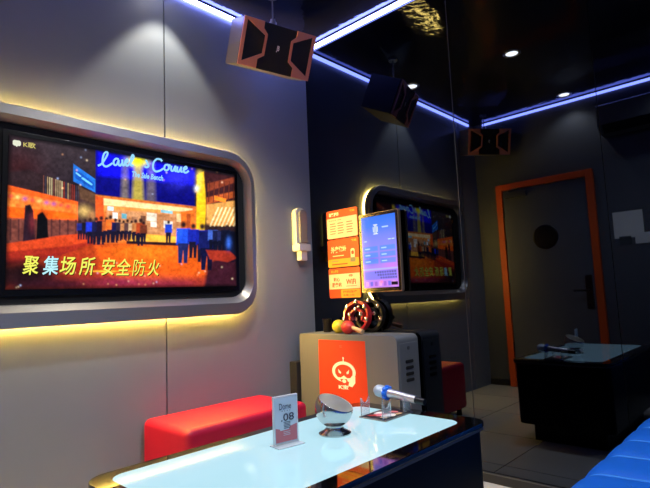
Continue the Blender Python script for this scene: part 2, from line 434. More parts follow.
# right: awning, timber and stall
c.poly([(203,172),(240,178),(240,206),(206,212)], (56,26,30), 2); c.poly([(207,184),(240,176),(240,181),(207,192)], (130,56,36), 1.4); c.poly([(206,198),(240,190),(240,196),(206,205)], (170,76,36), 1.4)
for k in range(6): c.line([(209+k*5,182),(208+k*5,202)], 1.2, (96,42,32), .8)
c.poly([(206,205),(240,200),(240,226),(206,226)], (214,150,76), 1.5)
for k in range(7): c.line([(210+k*4,226),(218+k*4,208)], 1.6, (248,224,170), .8)
c.poly([(214,196),(226,199),(225,203),(214,200)], (250,130,40), 1)
# street floor
c.poly([(60,256),(93,244),(100,244),(200,240),(220,252),(238,262),(238,290),(5,290),(5,266)], (176,58,24), 2.5)
c.poly([(96,246),(196,243),(212,256),(206,276),(130,284),(100,268)], (232,92,22), 8, .95)
c.blob(150,252,34,9,(255,136,30),.7); c.blob(75,266,24,12,(150,32,22),.7); c.blob(28,276,32,14,(24,14,22),.95,1.6); c.blob(60,284,40,5,(44,14,38),.8)
c.blob(128,282,40,6,(120,24,80),.75); c.blob(175,284,30,6,(110,26,60),.7)
c.mix(.25*nA*(PY > 244), (120,30,20))
c.poly([(128,233),(180,237),(180,243),(128,242)], (250,180,60), 1.2); c.poly([(126,241),(182,243),(182,246),(126,244)], (46,24,30), 1)
c.blob(24,274,36,15,(20,10,14),.9,2); c.blob(60,283,40,7,(40,14,26),.7)
# people standing about
def man(x, y0, y1, rgb, legs=(24,20,40), wd=1.):
    hgt = y1-y0; w = hgt*.16*wd
    c.poly([(x-w,y0+hgt*.16),(x+w,y0+hgt*.16),(x+w*1.05,y0+hgt*.55),(x-w*1.05,y0+hgt*.55)], rgb, 1.2)
    c.poly([(x-w*.8,y0+hgt*.52),(x+w*.8,y0+hgt*.52),(x+w*.6,y1),(x+w*.1,y1),(x,y0+hgt*.7),(x-w*.2,y1),(x-w*.7,y1)], legs, 1.)
    c.blob(x,y0+hgt*.07,hgt*.075,hgt*.085,(46,28,30),1.,2)
for x, y0, y1, k in ((80,221,240,(30,40,120)),(85,220,240,(24,22,34)),(90,219,244,(30,50,190)),(96,218,245,(24,24,60)),(101,217,245,(30,20,40)),(106,218,243,(190,90,40)),(110,216,243,(236,110,40)),(115,219,243,(24,26,70)),(119,220,241,(50,40,60)),(123,221,240,(200,130,80)),(127,220,241,(90,60,60)),(131,221,240,(210,170,130)),(135,220,243,(180,110,60)),(140,219,246,(166,62,30)),(143,222,244,(110,50,34))): man(x, y0, y1, k)
man(168,221,243,(28,60,190)); man(183,222,263,(34,80,225),(30,36,90),1.05); man(193,224,258,(26,40,170)); man(202,224,262,(20,30,140)); man(207,224,270,(18,24,84),(14,16,50),1.1)
for x, y0, y1, k in ((213,226,252,(60,90,180)),(218,226,254,(22,26,60)),(222,228,252,(30,36,80)),(227,225,256,(16,18,40)),(232,226,258,(14,16,34)),(236,226,262,(12,14,30))): man(x, y0, y1, k, (14,16,36), 1.2)
c.poly([(208,262),(240,252),(240,290),(204,290)], (18,14,34), 4, .92); c.poly([(206,250),(230,251),(238,258),(228,262),(210,259)], (150,44,30), 1.4)
c.blob(229,243,2.4,5,(60,110,230),.9); c.glow(196,189,2.4,3,(235,240,250),.8)
for k in range(46):
    x = random.uniform(10,236); y = random.choice([random.uniform(262,287), random.uniform(150,200), random.uniform(262,287)])
    c.glow(x, y, .9, .9, random.choice([(250,220,180),(180,200,250),(255,180,120)]), random.uniform(.2,.6))
c.line([(80,271),(150,271)], .8, (255,170,40), .7); c.glow(104,271,8,1.2,(255,200,60),.7)
c.c *= ((.80+.44*nB)*(.88+.3*nA)*(.84+.36*noise2(PX,PY,1.4,7)))[...,None]
c.mix((.9-.9*np.clip(np.minimum.reduce([uu*60,(1-uu)*60,vv*34,(1-vv)*34]),0,1)), (6,6,8))
screen_mat('tv_picture', 1.4)
TVX = .0535
def tvp(u, v, dx=0.): return (TVX+dx, SY0+(SY1-SY0)*u, SZ1-(SZ1-SZ0)*v)
scr = picture_mesh('screen', nx, ny, lambda u, v: tvp(u, v), c.c, 'tv_picture', tv, off)
def tvpx(dx):
    def f(x, y):
        u, v = hmap(Huv, x, y); return tvp(u, v, dx)
    return f
emissive('caption_yellow', (236,236,96), 1.15); emissive('caption_cyan', (186,240,250), 1.1); emissive('caption_shadow', (24,16,10), .6); emissive('sign_script', (150,214,250), 1.1); emissive('badge_white', (236,238,214), 1.); emissive('badge_gold', (210,196,110), 1.)
bm = bmesh.new()
for ch, x0, x1, y0, y1, mi in (('聚',23.5,40,256,274.5,0),('集',43,59,256,274.5,1),('场',60,76.5,256.5,274.5,0),('所',79,95.5,257,275,0),('安',101,115,257.5,275,0),('全',116,130.5,258.5,275,0),('防',131.8,145.5,259,275.5,0),('火',147,159,259.5,275.5,0)):
    put_text(bm, ch, (x0+.7,y1+.7), (x1+.7,y0+.7), tvpx(.0006), 2, .0 if ch == '防' else .014, .18)
    put_text(bm, ch, (x0,y1), (x1,y0), tvpx(.001), mi, .0 if ch == '防' else .014, .18)
obj('caption', bm, ['caption_yellow','caption_cyan','caption_shadow'], scr, off, smooth=0, normals=False)['label'] = 'yellow brush-style Chinese caption'
bm = bmesh.new()
def skewed(dx, A, B, Cc, Dd):
    Hs = homography([(0,0),(1,0),(1,1),(0,1)], [A,B,Cc,Dd]); g = tvpx(dx)
    def f(a, b):
        return g(*hmap(Hs, a, b))
    return f
def script(P, wd=1.9):
    f = tvpx(.0008); Q = []; n = len(P)
    for i in range(n-1):                                              # a smooth pen stroke through the points
        a, b, c2, d = P[max(i-1,0)], P[i], P[i+1], P[min(i+2,n-1)]
        for k in range(5):
            t = k/5; Q.append(tuple(.5*(2*b[m]+(c2[m]-a[m])*t+(2*a[m]-5*b[m]+4*c2[m]-d[m])*t*t+(3*b[m]-a[m]-3*c2[m]+d[m])*t**3) for m in (0,1)))
    Q = [(85+x/5.652, 145+y/5.652) for x, y in Q+[P[-1]]]; pr = None
    for i, (x, y) in enumerate(Q):
        (xa, ya), (xb, yb) = Q[max(i-1,0)], Q[min(i+1,len(Q)-1)]; dx, dy = xb-xa, yb-ya; l = math.hypot(dx,dy) or 1
        e = (bm.verts.new(f(x-dy/l*wd/2, y+dx/l*wd/2)), bm.verts.new(f(x+dy/l*wd/2, y-dx/l*wd/2)))
        if pr: bm.faces.new((pr[0],e[0],e[1],pr[1]))
        pr = e
for P in ([(68,128),(88,118),(108,90),(122,62),(116,52),(102,62),(94,95),(98,122),(114,132),(136,122),(150,112)], [(184,92),(168,88),(156,104),(160,122),(174,120),(184,96),(184,120),(194,126),(202,112)], [(204,92),(206,120),(214,124),(222,100),(226,94)],
          [(222,112),(236,100),(230,90),(222,106),(228,126),(242,120),(252,100)], [(250,112),(268,80),(262,66),(252,90),(254,124),(268,122)], [(334,96),(340,98),(346,112),(352,128),(340,134),(330,128)],
          [(428,100),(420,90),(398,88),(380,108),(378,138),(392,156),(416,152),(438,138)], [(462,118),(446,122),(442,142),(454,150),(468,138),(464,120),(476,124)], [(482,124),(480,146),(490,152),(502,130),(504,124),(502,150),(512,154)],
          [(516,128),(514,150),(524,156),(536,134),(538,130),(536,154),(546,156)], [(552,146),(568,138),(564,128),(552,138),(554,158),(568,160),(580,150)]): script(P)
put_text(bm, 'The Sale Bench', (0,0), (1,1), skewed(.0008, (131,178), (162,182), (162,176.5), (131,172.5)), 0, .03, .2)
obj('sign_lettering', bm, ['sign_script'], scr, off, smooth=0, normals=False)
bm = bmesh.new(); g = tvpx(.0008)
P = [g(x, y) for x, y in [(13.8,144.5),(15,143.6),(20.5,144.4),(21.7,145.6),(21.7,148.6),(20.6,149.6),(18.6,149.4),(17.6,150.4),(16.6,149.2),(15,148.9),(13.8,147.8)]]
bm.faces.new([bm.verts.new(p) for p in P])
put_text(bm, 'K歌', (0,0), (1,1), skewed(.0008, (24,150.4), (36,152), (36,146.4), (24,145)), 1, .02)
obj('channel_badge', bm, ['badge_white','badge_gold'], scr, off, smooth=0, normals=False)

# ------------------------------------------------------------------ light strips along the top of the walls
def strip(name, label, x, y):
    t = thing(name, label, 'light strip', ((x[0]+x[1])/2,(y[0]+y[1])/2,2.765), 'blue white strips below the ceiling'); o2 = tuple(t.location)
    along_x = (x[1]-x[0]) > (y[1]-y[0])
    bm = bmesh.new(); box(bm, x, y, (2.778,2.801), 0, .003); obj('diffuser', bm, 'strip_led', t, o2)
    bm = bmesh.new(); box(bm, x, y, (2.8015,2.8095)); obj('channel', bm, 'strip_housing', t, o2)
strip('light_strip', 'blue white light strip along the top of the television wall', (.0005,.018), (-2.5,-.03))
strip('light_strip', 'blue white light strip along the top of the dark mirror wall', (.03,W-.03), (-.0185,-.001))
strip('light_strip', 'blue white light strip above the orange framed door, seen in the mirror', (.12,W-.03), (-D+.001,-D+.0185))

# ------------------------------------------------------------------ ceiling downlights
def downlight(label, x, y):
    t = thing('downlight', label, 'downlight', (x,y,H), 'round downlights in the ceiling')
    bm = bmesh.new(); lathe(bm, [(.045,-.0003),(.064,-.0003),(.067,-.004),(.06,-.010),(.049,-.008),(.045,-.003)], close=False); obj('ring', bm, 'downlight_ring', t)
    bm = bmesh.new(); lathe(bm, [(0,-.002),(.0445,-.002),(.0445,-.005),(0,-.006)], close=False); obj('lens', bm, 'downlight_led', t)
downlight('round ceiling downlight over the middle of the table, the bigger bright spot in the mirror', 1.043, -1.231)
downlight('round ceiling downlight nearest the orange framed door', 1.035, -2.44)
downlight('round ceiling downlight close to the television wall panel joint', .17, -1.16)
downlight('added unseen fill downlight over the middle of the blue sofa', 2.12, -1.231)  # added lamp out of view, brightens faces turned towards the sofa
downlight('added unseen fill downlight over the door end of the blue sofa', 2.12, -2.2)  # second added lamp, likewise unseen and only for fill
def spot(name, loc, energy, angle, blend, rgb, to=(0,0,-1), r=.03):
    l = bpy.data.lights.new(name, 'SPOT'); l.energy = energy; l.spot_size = math.radians(angle); l.spot_blend = blend; l.color = rgb; l.shadow_soft_size = r
    o = bpy.data.objects.new(name, l); C.objects.link(o); o.location = loc; o.rotation_euler = Vector(to).to_track_quat('-Z','Y').to_euler(); return o
spot('downlight_beam', (1.043,-1.231,H-.02), 76, 125, .6, (.96,.98,1))
spot('downlight_beam', (1.035,-2.44,H-.02), 30, 125, .6, (1,.93,.82))
spot('downlight_beam', (.17,-1.16,H-.02), 34, 76, .3, (1,.93,.76))
spot('downlight_beam', (2.12,-1.231,H-.02), 78, 140, .6, (.94,.97,1))  # added fill beam for the front faces, from an unseen lamp
spot('downlight_beam', (2.12,-2.2,H-.02), 48, 140, .6, (.94,.97,1))  # added fill beam too, at the door end

# ------------------------------------------------------------------ hanging speakers
def mat_from(n_yaw, pitch, roll, loc):
    n = Vector((math.cos(n_yaw)*math.cos(pitch), math.sin(n_yaw)*math.cos(pitch), math.sin(pitch)))
    r = Vector((-math.sin(n_yaw), math.cos(n_yaw), 0)); u = n.cross(r)
    r, u = r*math.cos(roll)+u*math.sin(roll), u*math.cos(roll)-r*math.sin(roll)
    return Matrix(((n.x,r.x,u.x,loc[0]),(n.y,r.y,u.y,loc[1]),(n.z,r.z,u.z,loc[2]),(0,0,0,1)))
SM = mat_from(-.336,-.424,-.063,(.318,-.615,2.48))
spk = thing('wall_speaker', 'black and copper karaoke speaker hanging from the ceiling near the corner', 'speaker', group='hanging karaoke speakers')
spk.location = SM.to_translation(); spk.rotation_euler = SM.to_euler()
sw, sh, sd = .448, .26, .255
bm = bmesh.new(); prism(bm, [(-sw/2,-sd/2),(sw/2,-sd/2),(sw/2,sd/2-.02),(-sw/2,sd/2-.02)], -sh/2, sh/2, lambda p, q, h: (q, p, h), 0, .006); obj('cabinet', bm, 'speaker_shell', spk)
FP = lambda s, t: ((s-.5)*sw, (.5-t)*sh)
face = lambda p, q, h: (sd/2-.02+h, p, q)
bm = bmesh.new(); prism(bm, [FP(0,0),FP(1,0),FP(1,1),FP(0,1)], 0, .012, face, 0, .003); obj('front_grille', bm, 'speaker_grille', spk)
def trim(flip):
    k = (lambda s: 1-s) if flip else (lambda s: s)
    bm = bmesh.new()
    outer = [(0,0),(.27,0),(.27,.14),(.335,.25),(.33,.70),(.25,.80),(.25,1),(0,1)]
    inner = [(.045,.05),(.045,.05),(.06,.06),(.305,.28),(.30,.66),(.06,.90),(.045,.91),(.045,.91)]
    mk = lambda P, h: [face(*FP(k(s),t), h) for s, t in P]
    loops(bm, [mk(outer,.010), mk(outer,.020), mk(inner,.020), mk(inner,.010)], close=True); return bm
for fl in (0,1): obj('end_trim', trim(fl), 'copper', spk)['label'] = 'copper end trim'
bm = bmesh.new(); put_text(bm, 'JB', FP(.485,.56), FP(.525,.42), lambda a, b: (sd/2-.0068,a,b), 0, .03); obj('badge', bm, 'print_white', spk, normals=False)
top = SM @ Vector((-.02,0,sh/2)); iv = SM.inverted()
bm = bmesh.new(); tube(bm, [top, top+Vector((0,0,.03))], .022, 16); tube(bm, [top+Vector((0,0,.03)), top+Vector((0,0,.05))], .014, 16)
tube(bm, [top+Vector((0,0,.045)), (top.x,top.y,H-.012)], .0045); tube(bm, [(top.x,top.y,H-.014),(top.x,top.y,H-.001)], .035, 20); bm.transform(iv); obj('hanging_rod', bm, 'silver', spk)
SM2 = mat_from(.7,-.25,0,(.24,-2.37,2.52))
spk2 = dup(spk, 'second dark speaker by the door wall corner, visible only in the mirror', SM2.to_translation(), SM2.to_euler())
for ch in spk2.children:                                              # its rod stands upright under the ceiling too
    if ch.name.startswith('hanging_rod'):
        top = SM2 @ Vector((-.02,0,sh/2)); iv = SM2.inverted(); bm = bmesh.new()
        tube(bm, [top, top+Vector((0,0,.03))], .022, 16); tube(bm, [top+Vector((0,0,.03)), (top.x,top.y,H-.012)], .0045); tube(bm, [(top.x,top.y,H-.014),(top.x,top.y,H-.001)], .035, 20); bm.transform(iv)
        me = bpy.data.meshes.new('hanging_rod'); bm.to_mesh(me); bm.free(); me.materials.append(MATS['silver']); ch.data = me

# ------------------------------------------------------------------ white fixture on the television wall
fx = thing('wall_lamp', 'white upright wall fixture with rounded top and grey front, left of the corner', 'wall lamp', (0,-.143,1.24)); off = (0,-.143,1.24)
bm = bmesh.new(); prism(bm, rrect(-.193,-.098,1.345,1.605,(.045,.045,.004,.004)), 0, .034, YZ(.012), 0, .004); obj('body', bm, 'white_plastic', fx, off)
bm = bmesh.new(); prism(bm, rrect(-.172,-.104,1.36,1.59,(.032,.032,.003,.003)), 0, .018, YZ(.046), 0, .005); obj('front_lens', bm, 'grey_lens', fx, off)['label'] = 'grey translucent front'
bm = bmesh.new(); box(bm, (.002,.075), (-.196,-.086), (1.305,1.352), 0, .005); obj('collar', bm, 'white_plastic', fx, off)
bm = bmesh.new(); box(bm, (.012,.06), (-.167,-.108), (1.24,1.306), 0, .006); obj('plug', bm, 'white_plastic', fx, off)
bm = bmesh.new(); prism(bm, rrect(-.188,-.11,1.35,1.598,(.036,.036,.004,.004)), 0, .009, YZ(.002)); obj('glow_strip', bm, 'lamp_glow', fx, off)['label'] = 'warm yellow light behind the body'

# ------------------------------------------------------------------ posters and touch screen on the mirror
def poster(label, z0, z1, fill):
    t = thing('poster', label, 'poster', (.297,-.002,z0), 'orange notices on the dark mirror'); o2 = (.297,-.002,z0)
    bm = bmesh.new(); prism(bm, rrect(.155,.43,z0+.002,z1-.002,.012), 0, -.0057, XZ(-.0003), 0)
    k = [0]
    def rect(x0, x1, y0, y1, mi, r=None):
        k[0] += 1; d = .0062+.0001*k[0]
        P = rrect(x0,x1,y0,y1,r) if r else [(x0,y0),(x1,y0),(x1,y1),(x0,y1)]
        bm.faces.new([bm.verts.new((p,-d,q)) for p, q in P]).material_index = mi
    def txt(s, x0, x1, y0, y1, mi, bold=.03): put_text(bm, s, (x0,y0), (x1,y1), lambda a, b: (a,-.008,b), mi, bold)
    fill(rect, txt, z0, z1)
    obj('sheet', bm, ['poster_orange','poster_cream','poster_yellow','poster_ink','poster_ink_red','print_white'], t, o2, smooth=0, normals=False)
def p1(rect, txt, a, b):
    rect(.157,.428,a+.004,b-.055,1,.01); txt('温馨提示', .18,.27,b-.042,b-.018,5); txt('欢唱', .365,.41,b-.03,b-.016,2)
    txt('本店规定', .178,.25,b-.076,b-.066,3,.01); rect(.256,.29,b-.073,b-.069,3)
    for cx in (.185,.255,.335):
        for r in range(5): rect(cx,cx+.05+.006*(r % 2),b-.097-.017*r,b-.09-.017*r,3)
def p2(rect, txt, a, b):
    rect(.156,.429,a+.003,a+.058,2,.01); txt('外卖地址', .185,.325,b-.095,b-.05,1,.04); txt('欢唱', .37,.415,b-.03,b-.014,2)
    rect(.2,.3,b-.118,b-.112,1); rect(.19,.25,a+.04,a+.046,3); rect(.19,.33,a+.018,a+.026,4)
    rect(.36,.395,a+.05,b-.075,1,.012); rect(.366,.389,a+.08,b-.09,4,.008); rect(.354,.402,a+.03,a+.06,3,.012)
def p3(rect, txt, a, b):
    rect(.157,.428,a+.062,b-.042,1); txt('贴心提示', .18,.245,b-.034,b-.014,2); txt('贴心', .2,.255,a+.112,a+.14,4,.03); txt('服务站', .185,.27,a+.075,a+.106,4,.03)
    txt('WiFi', .31,.395,a+.09,a+.125,4,.03)
    for r in (.01,.018):
        for s in range(6):
            u0, u1 = [math.radians(40+100*j/6) for j in (s,s+1)]
            pts = [(.352+q*math.cos(u),a+.133+q*math.sin(u)) for u, q in ((u0,r),(u1,r),(u1,r+.004),(u0,r+.004))]
            rect(*[min(p[0] for p in pts),max(p[0] for p in pts),min(p[1] for p in pts),max(p[1] for p in pts)],4)
    rect(.31,.4,a+.077,a+.081,3); rect(.183,.24,a+.008,a+.056,0); rect(.262,.428,a+.003,a+.058,2,.008)
    txt('扫码连接', .28,.4,a+.034,a+.05,4,.02); txt('免费上网', .28,.375,a+.012,a+.026,4,.02)
poster('topmost orange notice with a cream panel of small print, on the dark mirror', 1.376, 1.573, p1)
poster('middle orange notice with large pale lettering and a yellow foot', 1.180, 1.374, p2)
poster('lowest orange and cream notice reading WiFi, above the grey cabinet', .974, 1.178, p3)

tb = thing('touch_screen', 'upright black touch screen with a blue and pink menu on the mirror wall', 'touch screen', (.61,-.002,.99)); off = (.61,-.002,.99)
TX0, TX1, TZ0, TZ1 = .474, .783, 1.003, 1.500
bm = bmesh.new(); prism(bm, rrect(TX0,TX1,TZ0,TZ1,.012), 0, -.026, XZ(-.022), 0, .004); obj('casing', bm, 'bezel_gold', tb, off)
bm = bmesh.new(); prism(bm, rrect(TX0+.005,TX1-.005,TZ0+.005,TZ1-.005,.009), 0, -.003, XZ(-.0475), 0); obj('bezel', bm, 'bezel_black', tb, off)
bm = bmesh.new(); box(bm, (.58,.68), (-.0225,-.0003), (1.15,1.36), 0, .003); obj('wall_mount', bm, 'black_plastic', tb, off)
n1, n2 = 84, 150
uu, vv = np.meshgrid(np.linspace(0,100,n1), np.linspace(0,180,n2)); c = Canvas(uu, vv)
t = np.clip(vv/180,0,1)[...,None]
c.c = np.array(lin((46,108,232)))*(1-t)**1.2+np.array(lin((120,130,240)))*(t*(1-t)*2)+np.array(lin((196,126,226)))*t**1.6
c.blob(85,128,30,22,(206,120,220),.7); c.blob(30,20,60,18,(40,120,240),.6); c.blob(25,110,26,14,(60,90,225),.6)
c.blob(42,34,11,13,(70,130,225),1,3)
for dx, h2 in ((-6,6),(-2.2,10),(2.2,10),(6,6)): c.line([(42+dx,34-h2),(42+dx,34+h2)], 2.2, (225,232,225))
c.line([(37,22),(47,22)], 2.2, (225,232,225)); c.line([(36,45),(48,45)], 2.2, (225,232,225))
c.line([(62,30),(78,30)], 3, (190,220,250), .8)
c.line([(8,62),(13,62)], 3, (190,220,250), .8); c.line([(78,62),(84,62)], 2.5, (190,220,250)); c.line([(88,62),(94,62)], 2.5, (190,220,250))
for r in range(3):
    y = 76+r*16
    for x0, x1 in ((4,46),(52,96)):
        c.poly([(x0,y),(x1,y),(x1,y+12),(x0,y+12)], (70,140,236), 1.2, .7); c.line([(x0+5,y+6),(x0+18,y+6)], 2.6, (190,226,250), .8)
c.poly([(0,132),(100,132),(100,136),(0,136)], (170,190,245), 1.5, .7)
c.poly([(4,140),(98,136),(98,160),(4,160)], (80,120,230), 1.5, .6)
for r in range(3):
    for k in range(9-r): c.poly([(34+r*8+k*7,140+r*7),(38+r*8+k*7,140+r*7),(38+r*8+k*7,144+r*7),(34+r*8+k*7,144+r*7)], (50,40,100), .8, .8)
for k in range(7): c.poly([(6+k*13,165),(14+k*13,165),(14+k*13,176),(6+k*13,176)], random.choice([(150,90,200),(235,170,220),(90,100,220)]), 1, .8)
c.blob(52,166,5,4,(245,130,190),.9); c.poly([(80,167),(98,167),(98,175),(80,175)], (16,14,26), 1.2); 
screen_mat('menu_picture', 1.25)
picture_mesh('screen', n1, n2, lambda u, v: (TX0+.024+(TX1-TX0-.046)*u, -.0512, TZ1-.024-(TZ1-TZ0-.052)*v), c.c, 'menu_picture', tb, off)
bm = bmesh.new(); tube(bm, [(.50,-.03,1.012),(.503,-.03,.985),(.52,-.012,.96),(.55,-.006,.90),(.58,-.006,.82),(.585,-.006,.765)], .004, 8); obj('cable', bm, 'cable_black', tb, off)

# ------------------------------------------------------------------ the grey cabinet in the corner and what stands on it
LX0, LX1, LY, LZ = .074, .849, -.228, .757
lk = thing('storage_locker', 'grey metal cabinet with a red sheet on its front, against the dark mirror', 'cabinet', (.46,-.12,0)); off = (.46,-.12,0)
bm = bmesh.new(); prism(bm, rrect(LX0,LX1,0,LZ,(.035,.02,.004,.004)), 0, -(-.0165-LY), XZ(-.0165), 0, .004); obj('body', bm, 'locker_grey', lk, off)
bm = bmesh.new(); box(bm, (LX1-.001,LX1+.004), (-.213,-.026), (.06,.712), 0, .002); dr = obj('side_door', bm, 'locker_door', lk, off)
bm = bmesh.new(); tube(bm, [(LX1+.003,-.125,.683),(LX1+.007,-.125,.683)], .011, 20); box(bm, (LX1+.006,LX1+.008), (-.127,-.123), (.676,.69)); obj('keyhole', bm, 'joint_metal', dr, off)
for k in range(4):
    z = .608-k*.034; bm = bmesh.new(); prism(bm, rrect(-.16,-.085,z-.009,z+.009,.008), 0, .006, YZ(LX1+.002), 0, .002); obj('vent', bm, 'dark_gap', dr, off)
bm = bmesh.new()
prism(bm, [(.243,.35),(.63,.35),(.625,.722),(.25,.722)], 0, -.0015, XZ(LY-.0008), 0)
ey = LY-.0028
def face_poly(P, mi, d=0.): bm.faces.new([bm.verts.new((p, ey-d, q)) for p, q in P]).material_index = mi
cx, cz = .452, .537
def ell(rx, rz, a0=0, a1=360, n=28, ox=0, oz=0): return [(cx+ox+rx*math.cos(math.radians(a0+(a1-a0)*k/n)), cz+oz+rz*math.sin(math.radians(a0+(a1-a0)*k/n))) for k in range(n+(0 if a1-a0 == 360 else 1))]
face_poly(ell(.094,.061), 1)
face_poly(ell(.07,.042,0,180)+[(cx-.068,cz-.016),(cx-.05,cz-.034),(cx-.025,cz-.036),(cx,cz-.022),(cx+.025,cz-.036),(cx+.05,cz-.034),(cx+.068,cz-.016)], 0, .0003)
for q in (-1,1): face_poly([(cx+q*.044,cz+.014),(cx+q*.02,cz-.003),(cx+q*.024,cz-.014),(cx+q*.04,cz-.008)], 1, .0006)
face_poly([(cx-.004,cz+.058),(cx+.004,cz+.058),(cx+.004,cz+.074),(cx-.004,cz+.074)], 1); face_poly(ell(.007,.007,oz=.08), 1)
face_poly([(cx-.03,cz-.044),(cx+.024,cz-.042),(cx+.034,cz-.062),(cx-.01,cz-.07)], 0, .0013); face_poly(ell(.016,.011,oz=-.055,ox=.002), 1, .0014)
face_poly([(cx+.045,cz-.04),(cx+.09,cz-.022),(cx+.088,cz-.06),(cx+.064,cz-.085),(cx+.034,cz-.08)], 1, .0012)
put_text(bm, 'K宝', (cx-.045,cz-.104), (cx+.035,cz-.076), lambda a, b: (a, ey-.0016, b), 1, .05)
for j in range(2): face_poly([(.425,.688-j*.008),(.445,.688-j*.008),(.445,.691-j*.008),(.425,.691-j*.008)], 2)
obj('front_sheet', bm, ['poster_red','print_white','poster_ink'], lk, off, smooth=0, normals=False)['label'] = 'red sheet with a white round emblem'

T = LZ
cup = obj('cup', lathe(bmesh.new(), [(0,0),(.026,0),(.03,.085),(.028,.085),(.024,.006),(0,.006)], seg=28), 'black_plastic'); cup.location = (.195,-.085,T+.0005)
tag(cup, 'small dark cup at the left end of the grey cabinet top', 'cup')
def maraca(label, mname, loc, rz, r, hl):
    t = thing('maraca', label, 'maraca', loc, 'maracas lying on the grey cabinet'); t.rotation_euler = (0,0,rz)
    prof = [(0,-r*1.08)]+[(r*math.cos(a)*(1-.06*math.sin(a)), r*1.12*math.sin(a)) for a in [math.radians(-80+16*k) for k in range(11)]]+[(0,r*1.13)]
    bm = bmesh.new(); lathe(bm, prof, Matrix.Translation((0,0,r)) @ Matrix.Rotation(PI/2,4,'Y'), 28); obj('head', bm, mname, t)
    bm = bmesh.new(); tube(bm, [(r*.98,0,r*.95),(r*1.25,0,r*.9),(r+hl,0,r*.42)], [.013,.011,.014], 14); obj('handle', bm, 'wood_pale', t)
maraca('yellow maraca lying beside the red one on the cabinet', 'maraca_yellow', (.345,-.14,T), 2.25, .042, .07)
maraca('red maraca lying in front of the red tambourine', 'maraca_red', (.468,-.19,T), -.12, .041, .085)
def tambourine(label, mname, loc, rz, tilt, R=.098):
    t = thing('tambourine', label, 'tambourine', loc, 'tambourines leaning on the grey cabinet'); t.rotation_euler = (tilt,0,rz)
    cz0 = R
    bm = bmesh.new(); L = []
    for ro, yo in ((R,-.02),(R,.02),(R-.016,.02),(R-.016,-.02)): L.append([(ro*math.cos(2*PI*k/48), yo, cz0+ro*math.sin(2*PI*k/48)) for k in range(48)])
    loops(bm, L, close=True); obj('frame', bm, mname, t)
    bm = bmesh.new(); L = []
    for ro, yo in ((.054,-.016),(.054,.016),(.04,.016),(.04,-.016)): L.append([(ro*math.cos(math.radians(-25+230*k/30)), yo, cz0-.004+ro*math.sin(math.radians(-25+230*k/30))) for k in range(31)])
    R4 = [[bm.verts.new(p) for p in q] for q in L]
    for i in range(4):
        A, B = R4[i], R4[(i+1) % 4]
        for k in range(30): bm.faces.new((A[k],A[k+1],B[k+1],B[k]))
    bm.faces.new([q[0] for q in R4]); bm.faces.new([q[-1] for q in R4][::-1])
    for s in (-25,205):
        a = math.radians(s); tube(bm, [(.047*math.cos(a),0,cz0-.004+.047*math.sin(a)), ((R-.012)*math.cos(a*1.0),0,cz0+(R-.012)*math.sin(a))], .008, 10)
    obj('inner_arc', bm, mname, t)
    for a, rr in [(90,R-.008),(40,R-.008),(140,R-.008),(-12,R-.008),(192,R-.008),(90,.047),(20,.047),(160,.047)]:
        a = math.radians(a); p = Vector((rr*math.cos(a),0,cz0-(.004 if rr < .06 else 0)+rr*math.sin(a)))
        bm = bmesh.new()
        for y in (-.026,-.0225): lathe(bm, [(0,0),(.006,.0015),(.0125,.0),(.0125,.0012),(.006,.003),(0,.0015)], Matrix.Translation(p+Vector((0,y,0))) @ Matrix.Rotation(PI/2,4,'X'), 18, close=False)
        obj('jingle', bm, 'chrome', t)
tambourine('red crescent tambourine with silver jingles, standing on the grey cabinet', 'tambourine_red', (.468,-.112,T+.004), .05, -.14)
tambourine('black tambourine half hidden behind the red one', 'tambourine_black', (.53,-.055,T+.004), .1, -.08, .1)

bn = tag(obj('box', prism(bmesh.new(), rrect(-.033,.033,-.045,.045,.006), 0, .575, XY(0), 0, .004), 'bin_grey'), 'narrow dark grey box in the gap between red bench and cabinet', 'box'); bn.location = (.036,-.214,0)

# ------------------------------------------------------------------ red bench
bc = thing('bench', 'red padded bench seat between the television wall and the lit table', 'bench', (.225,-.92,0)); off = (.225,-.92,0)
bm = bmesh.new(); box(bm, (.012,.437), (-1.285,-.52), (.05,.414), 0, .035, 5); obj('upholstery', bm, 'red_leather', bc, off, smooth=60)
for x, y in ((.06,-1.22),(.39,-1.22),(.06,-.575),(.39,-.575)):
    bm = bmesh.new(); tube(bm, [(x,y,0),(x,y,.055)], .02, 16); obj('foot', bm, 'black_plastic', bc, off)

# ------------------------------------------------------------------ lit table
TX, TY, TZ = (1.037,1.638), (-1.98,-.792), .527
tbl = thing('karaoke_table', 'long black table with a glowing pale blue glass top', 'table', (1.34,-1.36,0)); off = (1.34,-1.36,0)
bm = bmesh.new(); prism(bm, rrect(*TX,*TY,(.055,.055,.07,.07),10), -.02, -.003, XY(TZ), 0, .003); obj('tabletop', bm, 'table_black', tbl, off)
bm = bmesh.new()
a = rrect(TX[0]+.001,TX[1]-.001,TY[0]+.001,TY[1]-.001,(.055,.055,.07,.07),10)
prism(bm, a, -.03, -.0205, XY(TZ), 0, .001); obj('edge_band', bm, 'table_edge', tbl, off)
bm = bmesh.new(); prism(bm, rrect(TX[0]+.045,TX[1]-.064,TY[0]+.052,TY[1]-.075,(.05,.05,.05,.05),10), -.004, 0, XY(TZ-.0028), 0, .0008); obj('glass_panel', bm, 'light_panel', tbl, off)['label'] = 'glowing pale blue glass panel'
bm = bmesh.new(); prism(bm, rrect(TX[0]+.012,TX[1]-.012,TY[0]+.012,TY[1]-.012,.05,10), .112, TZ-.0305, XY(0), 0, .004); obj('body', bm, 'table_body', tbl, off)
